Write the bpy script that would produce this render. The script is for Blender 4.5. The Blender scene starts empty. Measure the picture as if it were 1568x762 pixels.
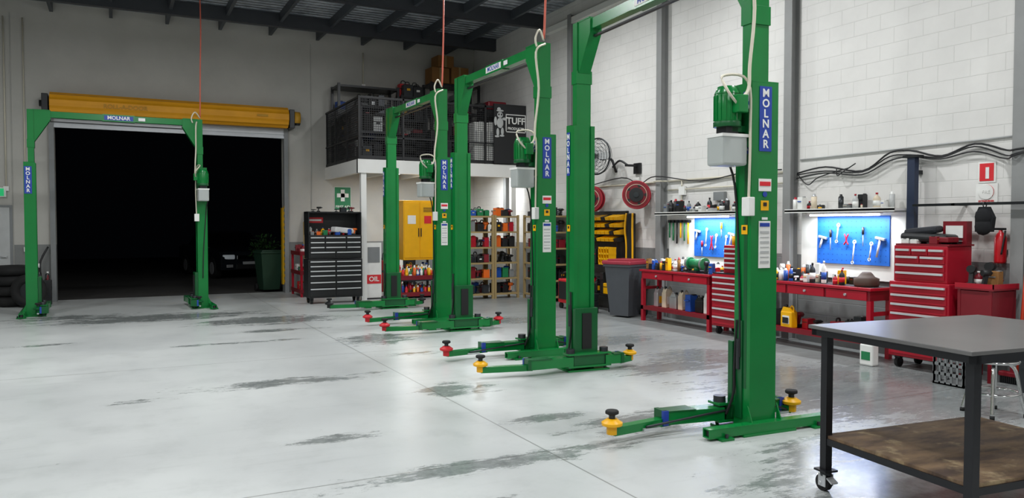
import bpy, bmesh, math, random
from mathutils import Matrix, Vector, Euler
random.seed(7)
R=math.radians
scene=bpy.context.scene
scene.view_settings.view_transform='Standard'
scene.view_settings.look='None'
scene.view_settings.exposure=0.0

# ------------------------------------------------------------ materials
def lin(h):
    h=h.lstrip('#'); o=[]
    for i in (0,2,4):
        c=int(h[i:i+2],16)/255
        o.append(c/12.92 if c<=0.04045 else ((c+0.055)/1.055)**2.4)
    return (*o,1)
MC={}
def M(name,hexc='808080',rough=.5,metal=0,var=.12,scale=6,emit=0,trans=0,bump=0,alpha=1):
    if name in MC: return MC[name]
    m=bpy.data.materials.new(name); m.use_nodes=True; nt=m.node_tree
    p=nt.nodes['Principled BSDF']; c=lin(hexc)
    tc=nt.nodes.new('ShaderNodeTexCoord'); nz=nt.nodes.new('ShaderNodeTexNoise')
    nz.inputs['Scale'].default_value=scale; nz.inputs['Detail'].default_value=5
    nt.links.new(tc.outputs['Object'],nz.inputs['Vector'])
    mx=nt.nodes.new('ShaderNodeMix'); mx.data_type='RGBA'
    mx.inputs[6].default_value=(*[v*(1-var) for v in c[:3]],1)
    mx.inputs[7].default_value=(*[min(1,v*(1+var)) for v in c[:3]],1)
    nt.links.new(nz.outputs['Fac'],mx.inputs[0]); nt.links.new(mx.outputs[2],p.inputs['Base Color'])
    p.inputs['Roughness'].default_value=rough; p.inputs['Metallic'].default_value=metal
    if trans: p.inputs['Transmission Weight'].default_value=trans
    if emit:
        nt.links.new(mx.outputs[2],p.inputs['Emission Color']); p.inputs['Emission Strength'].default_value=emit
    if bump:
        b=nt.nodes.new('ShaderNodeBump'); b.inputs['Strength'].default_value=bump; b.inputs['Distance'].default_value=.01
        nt.links.new(nz.outputs['Fac'],b.inputs['Height']); nt.links.new(b.outputs[0],p.inputs['Normal'])
    MC[name]=m; return m
green=M('green_paint','067534',.25,0,.16,3)
greend=M('green_paint_dark','055428',.33,0,.15,6)
red=M('red_paint','a81228',.35); redd=M('red_paint_dark','7a0f1e',.45)
yel=M('yellow_paint','eeb000',.4); yelc=M('yellow_curtain','e29c0c',.5,0,.18,2)
blk=M('black_plastic','17181a',.5); blkm=M('black_metal','1d1f22',.35,.2)
rub=M('rubber','141414',.8); wht=M('white_plastic','e6e6e2',.45); whp=M('white_paint','e2e2de',.5,0,.04)
sil=M('brushed_steel','c8cacc',.35,.6); chrome=M('chrome','dadada',.12,1); dsteel=M('dark_steel','3a3d40',.35,.6)
blue=M('label_blue','1f3f9c',.4); pegb=M('pegboard_blue','1763c4',.6,0,.06); cream=M('cream_conduit','cfc9b6',.5)
org=M('orange_cable','c8604c',.5); gry=M('grey_paint','7d8081',.5); lgry=M('light_grey_paint','b4b6b5',.5)
brn=M('cardboard','8a6030',.8); tan=M('pine_timber','a08a5e',.7); tank=M('oil_tank_plastic','c0c6c3',.3,0,.05,3,0,.25)
bluep=M('blue_plastic','1d4fa8',.4); grnp=M('green_plastic','1f7a4a',.4); orgp=M('orange_plastic','e0661a',.4)
signg=M('sign_green','157a4c',.5); signr=M('sign_red','d3222c',.5); pnk=M('pale_plastic','d8c9b0',.5)
glassd=M('dark_glass','0a0c0e',.08); chan=M('drawer_handle_steel','d6d8da',.3,.3)
tube=M('lamp_tube','ffffff',.4,0,0,1,6); lampe=M('lamp_lens','ffffff',.4,0,0,1,8)

# ------------------------------------------------------------ mesh builder
TXT={}
def textmesh(t,size):
    k=(t,size)
    if k in TXT: return TXT[k]
    cu=bpy.data.curves.new('t','FONT'); cu.body=t; cu.size=size; cu.align_x='CENTER'; cu.align_y='CENTER'
    cu.extrude=.0015; cu.offset=size*.022; cu.resolution_u=3
    ob=bpy.data.objects.new('t',cu); bpy.context.collection.objects.link(ob)
    me=bpy.data.meshes.new_from_object(ob.evaluated_get(bpy.context.evaluated_depsgraph_get()))
    bpy.data.objects.remove(ob); TXT[k]=me; return me
class B:
    def __init__(s,name,o=(0,0,0),rz=0,local=False):
        s.name=name; s.bm=bmesh.new(); s.mats=[]; s.o=Vector(o); s.rz=rz; s.local=local; s.T=Matrix.Identity(4)
    def mi(s,m):
        if m not in s.mats: s.mats.append(m)
        return s.mats.index(m)
    def _fin(s,vs,m,sm=False):
        i=s.mi(m); fs=set()
        for v in vs: fs.update(v.link_faces)
        for f in fs: f.material_index=i; f.smooth=sm
        return fs
    def box(s,c,size,m,rot=(0,0,0),bev=0):
        mt=s.T@Matrix.Translation(c)@Euler(rot).to_matrix().to_4x4()@Matrix.Diagonal((*size,1))
        r=bmesh.ops.create_cube(s.bm,size=1,matrix=mt); vs=r['verts']; s._fin(vs,m)
        if bev:
            es=set()
            for v in vs: es.update(v.link_edges)
            bmesh.ops.bevel(s.bm,geom=list(es),offset=bev,segments=2,affect='EDGES',profile=.5,material=-1)
    def bx(s,x0,x1,y0,y1,z0,z1,m,bev=0):
        s.box(((x0+x1)/2,(y0+y1)/2,(z0+z1)/2),(abs(x1-x0),abs(y1-y0),abs(z1-z0)),m,bev=bev)
    def cyl(s,p0,p1,r0,m,r1=None,n=16,cap=True):
        p0=Vector(p0);p1=Vector(p1);r1=r0 if r1 is None else r1
        d=p1-p0; q=d.to_track_quat('Z','Y').to_matrix().to_4x4()
        mt=s.T@Matrix.Translation((p0+p1)/2)@q
        r=bmesh.ops.create_cone(s.bm,cap_ends=cap,segments=n,radius1=max(r0,1e-4),radius2=max(r1,1e-4),depth=d.length,matrix=mt)
        fs=s._fin(r['verts'],m,n>6)
        for f in fs:
            if len(f.verts)>4: f.smooth=False
    def lathe(s,c,prof,m,n=20,axis=(0,0,1)):
        q=Vector(axis).to_track_quat('Z','Y').to_matrix().to_4x4()
        mt=s.T@Matrix.Translation(c)@q; rings=[]; i=s.mi(m)
        for r,z in prof:
            rings.append([s.bm.verts.new(mt@Vector((r*math.cos(2*math.pi*k/n),r*math.sin(2*math.pi*k/n),z))) for k in range(n)])
        for a,b in zip(rings,rings[1:]):
            for k in range(n):
                f=s.bm.faces.new((a[k],a[(k+1)%n],b[(k+1)%n],b[k])); f.material_index=i; f.smooth=True
        f=s.bm.faces.new(rings[-1]); f.material_index=i
        f=s.bm.faces.new(rings[0][::-1]); f.material_index=i
    def torus(s,c,R0,r,m,axis=(0,0,1),n=28,k=8):
        q=Vector(axis).to_track_quat('Z','Y').to_matrix().to_4x4(); mt=s.T@Matrix.Translation(c)@q; i=s.mi(m)
        g=[[s.bm.verts.new(mt@Vector(((R0+r*math.cos(b))*math.cos(a),(R0+r*math.cos(b))*math.sin(a),r*math.sin(b)))) for b in [2*math.pi*j/k for j in range(k)]] for a in [2*math.pi*j/n for j in range(n)]]
        for x in range(n):
            for y in range(k):
                f=s.bm.faces.new((g[x][y],g[(x+1)%n][y],g[(x+1)%n][(y+1)%k],g[x][(y+1)%k])); f.material_index=i; f.smooth=True
    def tube(s,pts,r,m,n=6,sub=5):
        P=[Vector(p) for p in pts]
        if sub>1 and len(P)>2:
            Q=[]
            for i in range(len(P)-1):
                a=P[max(i-1,0)];b=P[i];c=P[i+1];d=P[min(i+2,len(P)-1)]
                for k in range(sub):
                    t=k/sub
                    Q.append(.5*((2*b)+(c-a)*t+(2*a-5*b+4*c-d)*t*t+(3*b-a-3*c+d)*t**3))
            Q.append(P[-1]); P=Q
        i=s.mi(m); rings=[]; up=Vector((0.31,.52,.8)).normalized()
        for k,p in enumerate(P):
            t=(P[min(k+1,len(P)-1)]-P[max(k-1,0)]).normalized()
            a=t.cross(up)
            if a.length<.05: a=t.cross(Vector((1,0,0)))
            a.normalize(); b=t.cross(a)
            rings.append([s.bm.verts.new(s.T@(p+r*(a*math.cos(2*math.pi*j/n)+b*math.sin(2*math.pi*j/n)))) for j in range(n)])
        for a,b in zip(rings,rings[1:]):
            for k in range(n):
                f=s.bm.faces.new((a[k],a[(k+1)%n],b[(k+1)%n],b[k])); f.material_index=i; f.smooth=True
        for rr in (rings[0],rings[-1]):
            f=s.bm.faces.new(rr); f.material_index=i
    def prism(s,pts,vec,m):
        i=s.mi(m); v=Vector(vec)
        a=[s.bm.verts.new(s.T@Vector(p)) for p in pts]; b=[s.bm.verts.new(s.T@(Vector(p)+v)) for p in pts]
        fs=[s.bm.faces.new(a),s.bm.faces.new(b[::-1])]
        for k in range(len(a)):
            fs.append(s.bm.faces.new((a[k],b[k],b[(k+1)%len(a)],a[(k+1)%len(a)])))
        for f in fs: f.material_index=i
    def blob(s,c,size,m,n=2):
        mt=s.T@Matrix.Translation(c)@Matrix.Diagonal((*size,1))
        r=bmesh.ops.create_icosphere(s.bm,subdivisions=n,radius=.5,matrix=mt); s._fin(r['verts'],m,True)
    def text(s,t,F,size,m):
        me=textmesh(t,size).copy(); me.transform(s.T@F); i=s.mi(m)
        n0=len(s.bm.faces)
        if len(me.materials)==0: me.materials.append(m)
        for p in me.polygons: p.material_index=i
        s.bm.from_mesh(me); s.bm.faces.ensure_lookup_table()
        for f in s.bm.faces[n0:]: f.material_index=i
    def done(s,bev=0):
        bmesh.ops.recalc_face_normals(s.bm,faces=s.bm.faces)
        if not s.local: bmesh.ops.translate(s.bm,vec=-s.o,verts=s.bm.verts)
        me=bpy.data.meshes.new(s.name); s.bm.to_mesh(me); s.bm.free()
        for m in s.mats: me.materials.append(m)
        ob=bpy.data.objects.new(s.name,me); ob.location=s.o; ob.rotation_euler=(0,0,s.rz)
        bpy.context.collection.objects.link(ob)
        if bev:
            md=ob.modifiers.new('bevel','BEVEL'); md.width=bev; md.segments=2; md.limit_method='ANGLE'; md.angle_limit=R(50)
        return ob
def frame(pos,ang):
    return Matrix.Translation(pos)@Matrix.Rotation(R(ang),4,'Z')@Matrix.Rotation(R(90),4,'X')
def plate(b,pos,ang,w,h,m,t=.004):
    T=b.T; b.T=T@frame(pos,ang); b.box((0,0,t/2),(w,h,t),m); b.T=T
def vlabel(b,pos,ang,w,h,txt='MOLNAR'):
    plate(b,pos,ang,w,h,blue)
    F=frame(pos,ang); n=len(txt); st=h*.94/n
    for i,ch in enumerate(txt):
        b.text(ch,F@Matrix.Translation((0,h*.47-st*(i+.5),.005)),st*1.12,wht)

# ------------------------------------------------------------ node helpers
def newmat(name):
    m=bpy.data.materials.new(name); m.use_nodes=True
    return m,m.node_tree,m.node_tree.nodes['Principled BSDF']
def math_(nt,op,a,b=None,c=None,clamp=False):
    n=nt.nodes.new('ShaderNodeMath'); n.operation=op; n.use_clamp=clamp
    for i,v in enumerate((a,b,c)):
        if v is None: continue
        if isinstance(v,(int,float)): n.inputs[i].default_value=v
        else: nt.links.new(v,n.inputs[i])
    return n.outputs[0]
def mix_(nt,f,a,b):
    n=nt.nodes.new('ShaderNodeMix'); n.data_type='RGBA'
    for i,v in ((0,f),(6,a),(7,b)):
        if isinstance(v,(tuple,float,int)): n.inputs[i].default_value=v
        else: nt.links.new(v,n.inputs[i])
    return n.outputs[2]
def mapr(nt,v,a,b,c=0,d=1):
    n=nt.nodes.new('ShaderNodeMapRange'); n.interpolation_type='SMOOTHSTEP'
    nt.links.new(v,n.inputs[0])
    for i,x in enumerate((a,b,c,d)): n.inputs[i+1].default_value=x
    return n.outputs[0]
def noise_(nt,vec,scale,detail=6,rough=.6,mul=None):
    n=nt.nodes.new('ShaderNodeTexNoise'); n.inputs['Scale'].default_value=scale
    n.inputs['Detail'].default_value=detail; n.inputs['Roughness'].default_value=rough
    if mul:
        v=nt.nodes.new('ShaderNodeVectorMath'); v.operation='MULTIPLY'; nt.links.new(vec,v.inputs[0]); v.inputs[1].default_value=mul; vec=v.outputs[0]
    nt.links.new(vec,n.inputs['Vector']); return n.outputs['Fac']

# floor
mf,nt,p=newmat('worn_concrete_floor')
g=nt.nodes.new('ShaderNodeNewGeometry'); pos=g.outputs['Position']
sx=nt.nodes.new('ShaderNodeSeparateXYZ'); nt.links.new(pos,sx.inputs[0])
patches=[(.6,15.3,2.4,.8,1.15),(2.4,14.0,1.6,.8,1.1),(-.8,16.0,1.4,.6,1.0),(2.2,12.6,1.0,.28,.85),(1.55,8.4,1.25,.26,1.05),(.2,8.1,.5,.15,.8),(1.5,5.97,.5,.15,1.0),(1.6,11.5,1.3,.16,.85),
 (2.4,4.85,1.9,.2,1.0),(4.2,5.3,1.2,.45,1.05),(3.05,7.25,.5,.45,1.05),(3.4,11.0,.75,.7,1.1),(5.85,7.2,1.1,.6,1.05),(6.7,5.4,2.0,1.7,1.3),
 (6.2,9.3,1.4,.7,.95),(5.0,3.2,1.8,1.3,1.3),(3.4,9.5,.6,.2,.9),(3.3,5.8,.6,.16,.95),(6.6,7.6,1.0,.8,1.1),(1.6,4.2,.8,.14,.85),(6.0,12.0,1.3,.7,.9),(-1,12.5,.8,.15,.75),(-1.5,7.2,.8,.1,.7)]
acc=None
for cx,cy,hx,hy,st in patches:
    a=nt.nodes.new('ShaderNodeVectorMath'); a.operation='MULTIPLY_ADD'; nt.links.new(pos,a.inputs[0])
    a.inputs[1].default_value=(1/hx,1/hy,0); a.inputs[2].default_value=(-cx/hx,-cy/hy,0)
    l=nt.nodes.new('ShaderNodeVectorMath'); l.operation='LENGTH'; nt.links.new(a.outputs[0],l.inputs[0])
    v=mapr(nt,l.outputs['Value'],1.45,.1,0,st)
    acc=v if acc is None else math_(nt,'MAXIMUM',acc,v)
n1=noise_(nt,pos,2.1,14,.8,(.8,2.4,1)); n2=noise_(nt,pos,.35,4,.5); n3=noise_(nt,pos,14,6,.7); n4=noise_(nt,pos,2.2,8,.7)
n5=noise_(nt,pos,1.6,8,.7,(.35,5,1)); n6=noise_(nt,pos,6,10,.8)
s_=math_(nt,'ADD',n1,math_(nt,'MULTIPLY',acc,.24))
mask=mapr(nt,s_,.63,.72)
base=mix_(nt,mapr(nt,n2,.35,.65),lin('b6b9b8'),lin('c8cbc9'))
base=mix_(nt,math_(nt,'MULTIPLY',mapr(nt,n4,.45,.75),.4),base,lin('9da19f'))
base=mix_(nt,math_(nt,'MULTIPLY',mapr(nt,n5,.55,.75),.35),base,lin('8f9391'))
base=mix_(nt,math_(nt,'MULTIPLY',math_(nt,'MULTIPLY',mapr(nt,n6,.45,.7),mapr(nt,acc,.1,.7)),.55),base,lin('868a88'))
wear=mix_(nt,mapr(nt,n3,.3,.7),lin('5c6261'),lin('848987'))
col=mix_(nt,math_(nt,'MULTIPLY',mask,.85),base,wear)
rt=mapr(nt,sx.outputs[0],4.2,6.4,0,.72)
col=mix_(nt,rt,col,mix_(nt,mapr(nt,n1,.4,.6),lin('686c6c'),lin('858989')))
def line(coord,v,w):
    return math_(nt,'LESS_THAN',math_(nt,'ABSOLUTE',math_(nt,'SUBTRACT',coord,v)),w)
jl=None
for c,v in ((0,2.82),(0,-3.0),(1,4.93),(1,9.9),(1,14.9),(1,0.0)):
    q=line(sx.outputs[c],v,.007); jl=q if jl is None else math_(nt,'MAXIMUM',jl,q)
col=mix_(nt,math_(nt,'MULTIPLY',jl,.6),col,lin('555753'))
nt.links.new(col,p.inputs['Base Color'])
nt.links.new(mapr(nt,math_(nt,'ADD',mask,math_(nt,'MULTIPLY',n4,.4)),0,1.3,.33,.17),p.inputs['Roughness'])
bp=nt.nodes.new('ShaderNodeBump'); bp.inputs['Strength'].default_value=.12; bp.inputs['Distance'].default_value=.01
nt.links.new(n4,bp.inputs['Height']); nt.links.new(bp.outputs[0],p.inputs['Normal'])

def wallmat(name,block,top='cfcdc8',dado='8b8c8a',dz=1.25,ax=1):
    m,nt,p=newmat(name); g=nt.nodes.new('ShaderNodeNewGeometry'); pos=g.outputs['Position']
    s=nt.nodes.new('ShaderNodeSeparateXYZ'); nt.links.new(pos,s.inputs[0])
    n=noise_(nt,pos,.8,7,.65); nb=noise_(nt,pos,25,4,.6)
    c=mix_(nt,mapr(nt,n,.3,.7),tuple(v*.88 for v in lin(top)[:3])+(1,),lin(top))
    h=nb
    if block:
        cb=nt.nodes.new('ShaderNodeCombineXYZ'); nt.links.new(s.outputs[ax],cb.inputs[0]); nt.links.new(s.outputs[2],cb.inputs[1])
        br=nt.nodes.new('ShaderNodeTexBrick'); nt.links.new(cb.outputs[0],br.inputs['Vector'])
        br.inputs['Scale'].default_value=1; br.inputs['Brick Width'].default_value=.4; br.inputs['Row Height'].default_value=.2
        br.inputs['Mortar Size'].default_value=.006; br.inputs['Mortar Smooth'].default_value=.5
        c=mix_(nt,math_(nt,'MULTIPLY',br.outputs['Fac'],.18),c,lin('7f7f7c'))
        h=math_(nt,'SUBTRACT',math_(nt,'MULTIPLY',nb,.15),br.outputs['Fac'])
    d=math_(nt,'LESS_THAN',s.outputs[2],dz)
    c=mix_(nt,d,c,mix_(nt,mapr(nt,n,.3,.7),lin('6f7170'),lin(dado)))
    nt.links.new(c,p.inputs['Base Color']); p.inputs['Roughness'].default_value=.6
    bp=nt.nodes.new('ShaderNodeBump'); bp.inputs['Strength'].default_value=.35 if block else .08; bp.inputs['Distance'].default_value=.01
    nt.links.new(h,bp.inputs['Height']); nt.links.new(bp.outputs[0],p.inputs['Normal']); return m
wb=wallmat('painted_concrete_panel',False,'bab8b1','7f817f'); wr=wallmat('painted_blockwork',True,'dedcd8','858786')
mo,nt,p=newmat('asphalt'); tcn=nt.nodes.new('ShaderNodeNewGeometry')
nt.links.new(mix_(nt,noise_(nt,tcn.outputs['Position'],3,8,.7),lin('2c2b2a'),lin('4a4845')),p.inputs['Base Color']); p.inputs['Roughness'].default_value=.8
mc,nt,p=newmat('roof_sheeting'); g=nt.nodes.new('ShaderNodeNewGeometry'); s=nt.nodes.new('ShaderNodeSeparateXYZ'); nt.links.new(g.outputs['Position'],s.inputs[0])
w=math_(nt,'SINE',math_(nt,'MULTIPLY',s.outputs[1],32))
c=mix_(nt,mapr(nt,noise_(nt,g.outputs['Position'],2.5,8,.75),.3,.7),lin('636a73'),lin('b4bac0'))
nt.links.new(c,p.inputs['Base Color']); p.inputs['Roughness'].default_value=.5
bp=nt.nodes.new('ShaderNodeBump'); bp.inputs['Strength'].default_value=.8; bp.inputs['Distance'].default_value=.03
nt.links.new(math_(nt,'ADD',w,noise_(nt,g.outputs['Position'],3,6,.7)),bp.inputs['Height']); nt.links.new(bp.outputs[0],p.inputs['Normal'])

# ------------------------------------------------------------ room shell
XL,XR,YB,YF,ZC=-7.5,8.85,19.6,-4.5,6.5
b=B('floor'); b.bx(XL-.2,XR+.2,YF-.2,YB+.25,-.15,0,mf); b.done()
b=B('ground_outside'); b.bx(-14,20,YB+.25,44,-.17,-.02,mo); b.done()
DX0,DX1,DZ=-1.2,3.67,4.05
b=B('wall_back'); b.bx(XL,DX0,YB,YB+.2,0,ZC,wb); b.bx(DX1,XR,YB,YB+.2,0,ZC,wb); b.bx(DX0,DX1,YB,YB+.2,DZ,ZC,wb)
b.done()
b=B('wall_right'); b.bx(XR,XR+.2,YF,YB+.2,0,ZC,wr); b.done()
b=B('wall_left'); b.bx(XL-.2,XL,YF,YB+.2,0,ZC,wb); b.done()
b=B('wall_front'); b.bx(XL,XR,YF-.2,YF,0,ZC,wb); b.done()
pur=M('galvanised_purlin','40454b',.5,0); raf=M('rafter_steel','34373c',.5)
b=B('ceiling'); b.bx(XL-.2,XR+.2,YF-.2,YB+.2,ZC,ZC+.1,mc)
x=XL+.5
while x<XR:
    b.bx(x,x+.07,YF,YB,ZC-.2,ZC,pur); x+=1.15
for y in (1.6,6.6,11.2,15.6,18.2): b.bx(XL,XR,y,y+.14,ZC-.3,ZC-.003,raf)
b.done()
for i,x in enumerate((-2.0,4.35)):
    b=B('trim_%d'%(i+1)); b.bx(x,x+.02,YB-.012,YB-.001,0,ZC-.31,M('joint_sealant','a5a49e',.7)); b.done()
b=B('trim_3'); b.bx(XR-.14,XR-.002,9.5,15.4,6.0,6.12,whp); b.done()
cst=M('column_grey','858685',.5)
for y in (17.4,14.3,11.2,8.2,4.95,1.9):
    b=B('steel_column',(XR-.08,y,0)); zt=2.86 if y==17.4 else ZC-.31
    b.bx(XR-.16,XR-.148,y-.07,y+.07,0.012,zt,cst); b.bx(XR-.014,XR-.002,y-.07,y+.07,0.012,zt,cst); b.bx(XR-.148,XR-.014,y-.005,y+.005,0.012,zt,cst)
    b.bx(XR-.2,XR-.002,y-.11,y+.11,0.0,.012,cst); b.done()

# roller door
slat=M('galvanised_slat','b4b8bc',.4,.3)
b=B('roller_door',(1.2,YB-.3,4.3))
n=24; Rr=.24; cz=4.27; cy=YB-.32
prof=[]
for k in range(n):
    rr=Rr+(.012 if k%2 else -.006); prof.append((cy+rr*math.cos(2*math.pi*k/n),cz+rr*math.sin(2*math.pi*k/n)))
b.prism([(DX0-.05,y,z) for y,z in prof],(DX1-DX0+.1,0,0),yelc)
for xx in (DX0-.2,DX1+.08):
    b.bx(xx,xx+.12,cy-.14,YB-.01,cz-.25,cz+.2,blkm,.01); b.cyl((xx-.05,cy,cz),(xx+.17,cy,cz),.07,blkm)
b.cyl((DX1+.2,cy,cz),(DX1+.34,cy,cz),.17,dsteel)
plate(b,(3.1,cy-.255,cz),0,.25,.05,blk); b.text('ROLL-A-DOOR',frame((.2,cy-.255,cz-.02),0),.13,M('curtain_print','c08e22',.6))
z=cz-.2; k=0
while z>3.86:
    b.bx(DX0,DX1,YB-.10-(.02 if k%2 else 0),YB-.07,z-.045,z,slat); z-=.045; k+=1
b.bx(DX0,DX1,YB-.13,YB-.06,z-.05,z,slat)
for xx in (DX0-.1,DX1): b.bx(xx,xx+.1,YB-.13,YB-.005,0,cz-.2,gry)
hz=M('hazard_yellow','d9a800',.5)
for k in range(14): b.bx(DX1-.004,DX1-.0,YB-.12,YB-.01,.25+k*.14,.25+k*.14+.07,hz)
b.bx(DX1-.03,DX1-.0,YB-.001,YB+.19,.2,2.1,hz)
b.done()

# ------------------------------------------------------------ lifts
def pad(b,x,y,z,m,blkonly=False):
    b.cyl((x,y,z-.06),(x,y,z+.02),.042,m); b.lathe((x,y,z+.0),[(.05,0),(.08,.01),(.082,.032),(.055,.05),(.04,.062)],m)
    b.cyl((x,y,z+.06),(x,y,z+.095),.025,dsteel); b.lathe((x,y,z+.09),[(.03,0),(.052,.01),(.052,.028),(.045,.036)],rub)
def arm(b,pts,padm,flip=1):
    (x0,y0),(x1,y1),(x2,y2)=pts
    def seg(xa,ya,xb,yb,w0,w1,z0,z1,m):
        d=Vector((xb-xa,yb-ya,0)); L=d.length; a=math.atan2(d.y,d.x); T=b.T
        b.T=T@Matrix.Translation((xa,ya,0))@Matrix.Rotation(a,4,'Z')
        b.prism([(0,-w0/2,z0),(L,-w1/2,z0),(L,w1/2,z0),(0,w0/2,z0)],(0,0,z1-z0),m); b.T=T
    seg(x0,y0,x1,y1,.15,.12,.07,.175,green); seg(x1*.9+x0*.1,y1*.9+y0*.1,x2,y2,.085,.075,.06,.125,green)
    seg(x0*.5+x1*.5,y0*.5+y1*.5,x1,y1,.16,.13,.175,.185,greend)
    b.cyl((x0,y0,.05),(x0,y0,.26),.05,dsteel)
    mx,my=(x0*.45+x1*.55),(y0*.45+y1*.55)
    b.box((x1,y1-.06*flip,.13),(.05,.03,.12),blue); b.box((x1,y1,.13),(.04,.135,.12),greend)
    b.tube([(x0,y0-.08*flip,.15),(mx,my-.1*flip,.13),(x1*.6+x2*.4,y1*.6+y2*.4-.06*flip,.09)],.01,dsteel)
    b.box((x1*.7+x2*.3,y1*.7+y2*.3-.07*flip,.07),(.16,.03,.02),sil)
    pad(b,x2,y2,.13,padm)
def post(b,y,s,padm,faces,motor=None,left=1.3,right=.55,HT=4.0):
    T=b.T; b.T=T@Matrix.Translation((0,y,0))@Matrix.Diagonal((1,s,1,1))
    H=2.82; e=HT-4.0
    b.bx(-.135,.135,-.1,-.085,0,H,green)
    for sx_ in (-1,1):
        b.bx(sx_*.135,sx_*.12,-.085,.09,0,H,green); b.bx(sx_*.12,sx_*.085,.078,.09,0.0,H,green)
    b.bx(-.092,.092,-.03,.07,.02,HT,green)
    b.bx(-.135,.135,-.1,.0,H,H+.012,green)
    b.bx(-.27,.27,-.2,.22,0,.02,green)
    for xx in (-.23,.23):
        for yy in (-.16,.18): b.cyl((xx,yy,.02),(xx,yy,.045),.016,dsteel,n=6)
    for xx in (-.15,.15): b.prism([(xx-.005,-.1,.02),(xx-.005,-.19,.02),(xx-.005,-.1,.22)],(.01,0,0),green)
    b.bx(-.15,.15,.092,.15,.08,.72,greend,.006); b.bx(-.06,.06,.15,.165,.25,.66,rub)
    b.bx(-.28,.28,.09,.24,.05,.07,green); b.bx(-.28,.28,.09,.24,.19,.21,green); b.bx(-.2,.2,.1,.22,.07,.19,greend)
    b.bx(-.148,-.136,-.02,.06,.1,.9,greend); b.cyl((-.15,.02,.5),(-.15,.02,.75),.018,dsteel)
    b.tube([(-.15,.04,.9),(-.155,.06,.5),(-.17,.05,.3),(-.22,.08,.12)],.012,rub)
    y0,y1=-.19,-.105
    for q in ((y0,y1,.02,.03),(y0,y1,.085,.095),(y0,y0+.01,.03,.085),(y1-.01,y1,.03,.085)):
        b.bx(-.6,.64,q[0],q[1],q[2],q[3],green)
    b.bx(-.58,.62,y0+.02,y1-.02,.032,.083,blk)
    for xx in (-.45,.5): b.bx(xx-.06,xx+.06,-.23,-.08,0,.02,green); b.cyl((xx,-.21,.02),(xx,-.21,.05),.014,dsteel,n=6)
    arm(b,[(-.22,.165),(-.78,.2),(-left,.1)],padm,1); arm(b,[(.22,.165),(.42,.2),(right,.1)],padm,1)
    b.prism([(-.075,-.035,3.42+e),(-.075,.085,3.42+e),(-.075,.34,3.83+e),(-.075,.34,4.0+e),(-.075,-.035,4.0+e)],(.15,0,0),green)
    b.bx(-.102,.102,-.04,.08,3.3+e,3.45+e,green)
    b.bx(-.082,.082,.05,.33,3.99+e,4.005+e,green)
    for zz in (3.5,3.9): b.cyl((-.085,.02,zz+e),(.085,.02,zz+e),.014,dsteel,n=8)
    b.bx(-.137,-.135,-.06,-.02,.35,2.75,greend)
    b.T=T@Matrix.Translation((0,y,0))
    yo=-.102*s
    for f in faces:
        if f=='out':
            a=0 if s>0 else 180; P=lambda z:(0,yo,z); w=.12
            plate(b,P(2.0),a,.13,.1,wht); plate(b,(0,yo-.003*s,2.01),a,.11,.035,signr)
            b.cyl((0,yo,1.925),(0,yo-.006*s,1.925),.022,blue); plate(b,P(1.835),a,.08,.08,yel); plate(b,(0,yo-.004*s,1.845),a,.035,.03,blk)
            plate(b,P(1.73),a,.06,.02,wht); plate(b,P(1.52),a,.12,.38,wht); plate(b,(0,yo-.003*s,1.68),a,.1,.03,blue)
            for k in range(7): plate(b,(0,yo-.003*s,1.62-k*.04),a,.09,.008 if k%2 else .02,lgry)
            vlabel(b,P(2.53),a,.125,.52)
        elif f=='-x':
            vlabel(b,(-.139,-.04*s,2.5),-90,.07,.5); plate(b,(-.139,-.03*s,1.64),-90,.07,.075,yel); plate(b,(-.1425,-.03*s,1.65),-90,.035,.03,blk,.002)
        elif f=='+x':
            vlabel(b,(.139,-.03*s,2.5),90,.12,.5)
    if motor:
        mx=motor*.3; 
        b.bx(min(motor*.135,mx),max(motor*.135,mx),-.06,.06,2.42,2.47,greend)
        b.bx(motor*.135,motor*.17,-.1,.1,2.3,2.6,greend)
        b.cyl((mx,0,2.5),(mx,0,2.72),.1,green,n=24); b.cyl((mx,0,2.72),(mx,0,2.78),.105,green,.08,n=24); b.cyl((mx,0,2.46),(mx,0,2.5),.11,greend,n=24)
        for k in range(16):
            a=2*math.pi*k/16; b.box((mx+.102*math.cos(a),.102*math.sin(a),2.61),(.014,.006,.2),green,(0,0,a))
        b.bx(mx-motor*.02-.05,mx-motor*.02+.05,-.17,-.09,2.56,2.7,green,.008)
        b.bx(mx-.06,mx+.06,-.06,.06,2.38,2.46,blkm)
        b.box((mx,0,2.27),(.25,.2,.24),tank,bev=.02); b.bx(mx-.13,mx+.13,-.105,.105,2.375,2.4,wht)
        b.bx(motor*.14,motor*.2,-.15,-.06,1.75,1.9,wht,.006)
        b.tube([(0,-.05,3.98+e),(motor*.16,-.1,3.85+e),(motor*.12,-.1,3.4+e),(motor*.18,-.12,2.95),(motor*.2,-.13,2.75),(mx,-.15,2.66)],.014,cream,8)
        b.tube([(mx,-.13,2.62),(mx+motor*.12,-.15,2.72),(mx+motor*.1,-.06,2.85),(motor*.18,-.1,2.82),(motor*.17,-.12,2.4),(motor*.17,-.11,1.9)],.011,cream,8)
        b.tube([(mx,.05,2.42),(mx-motor*.05,.12,2.3),(motor*.15,.08,2.0),(motor*.145,.02,1.2),(motor*.15,0,.6)],.01,blk,6)
    b.T=T
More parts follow.
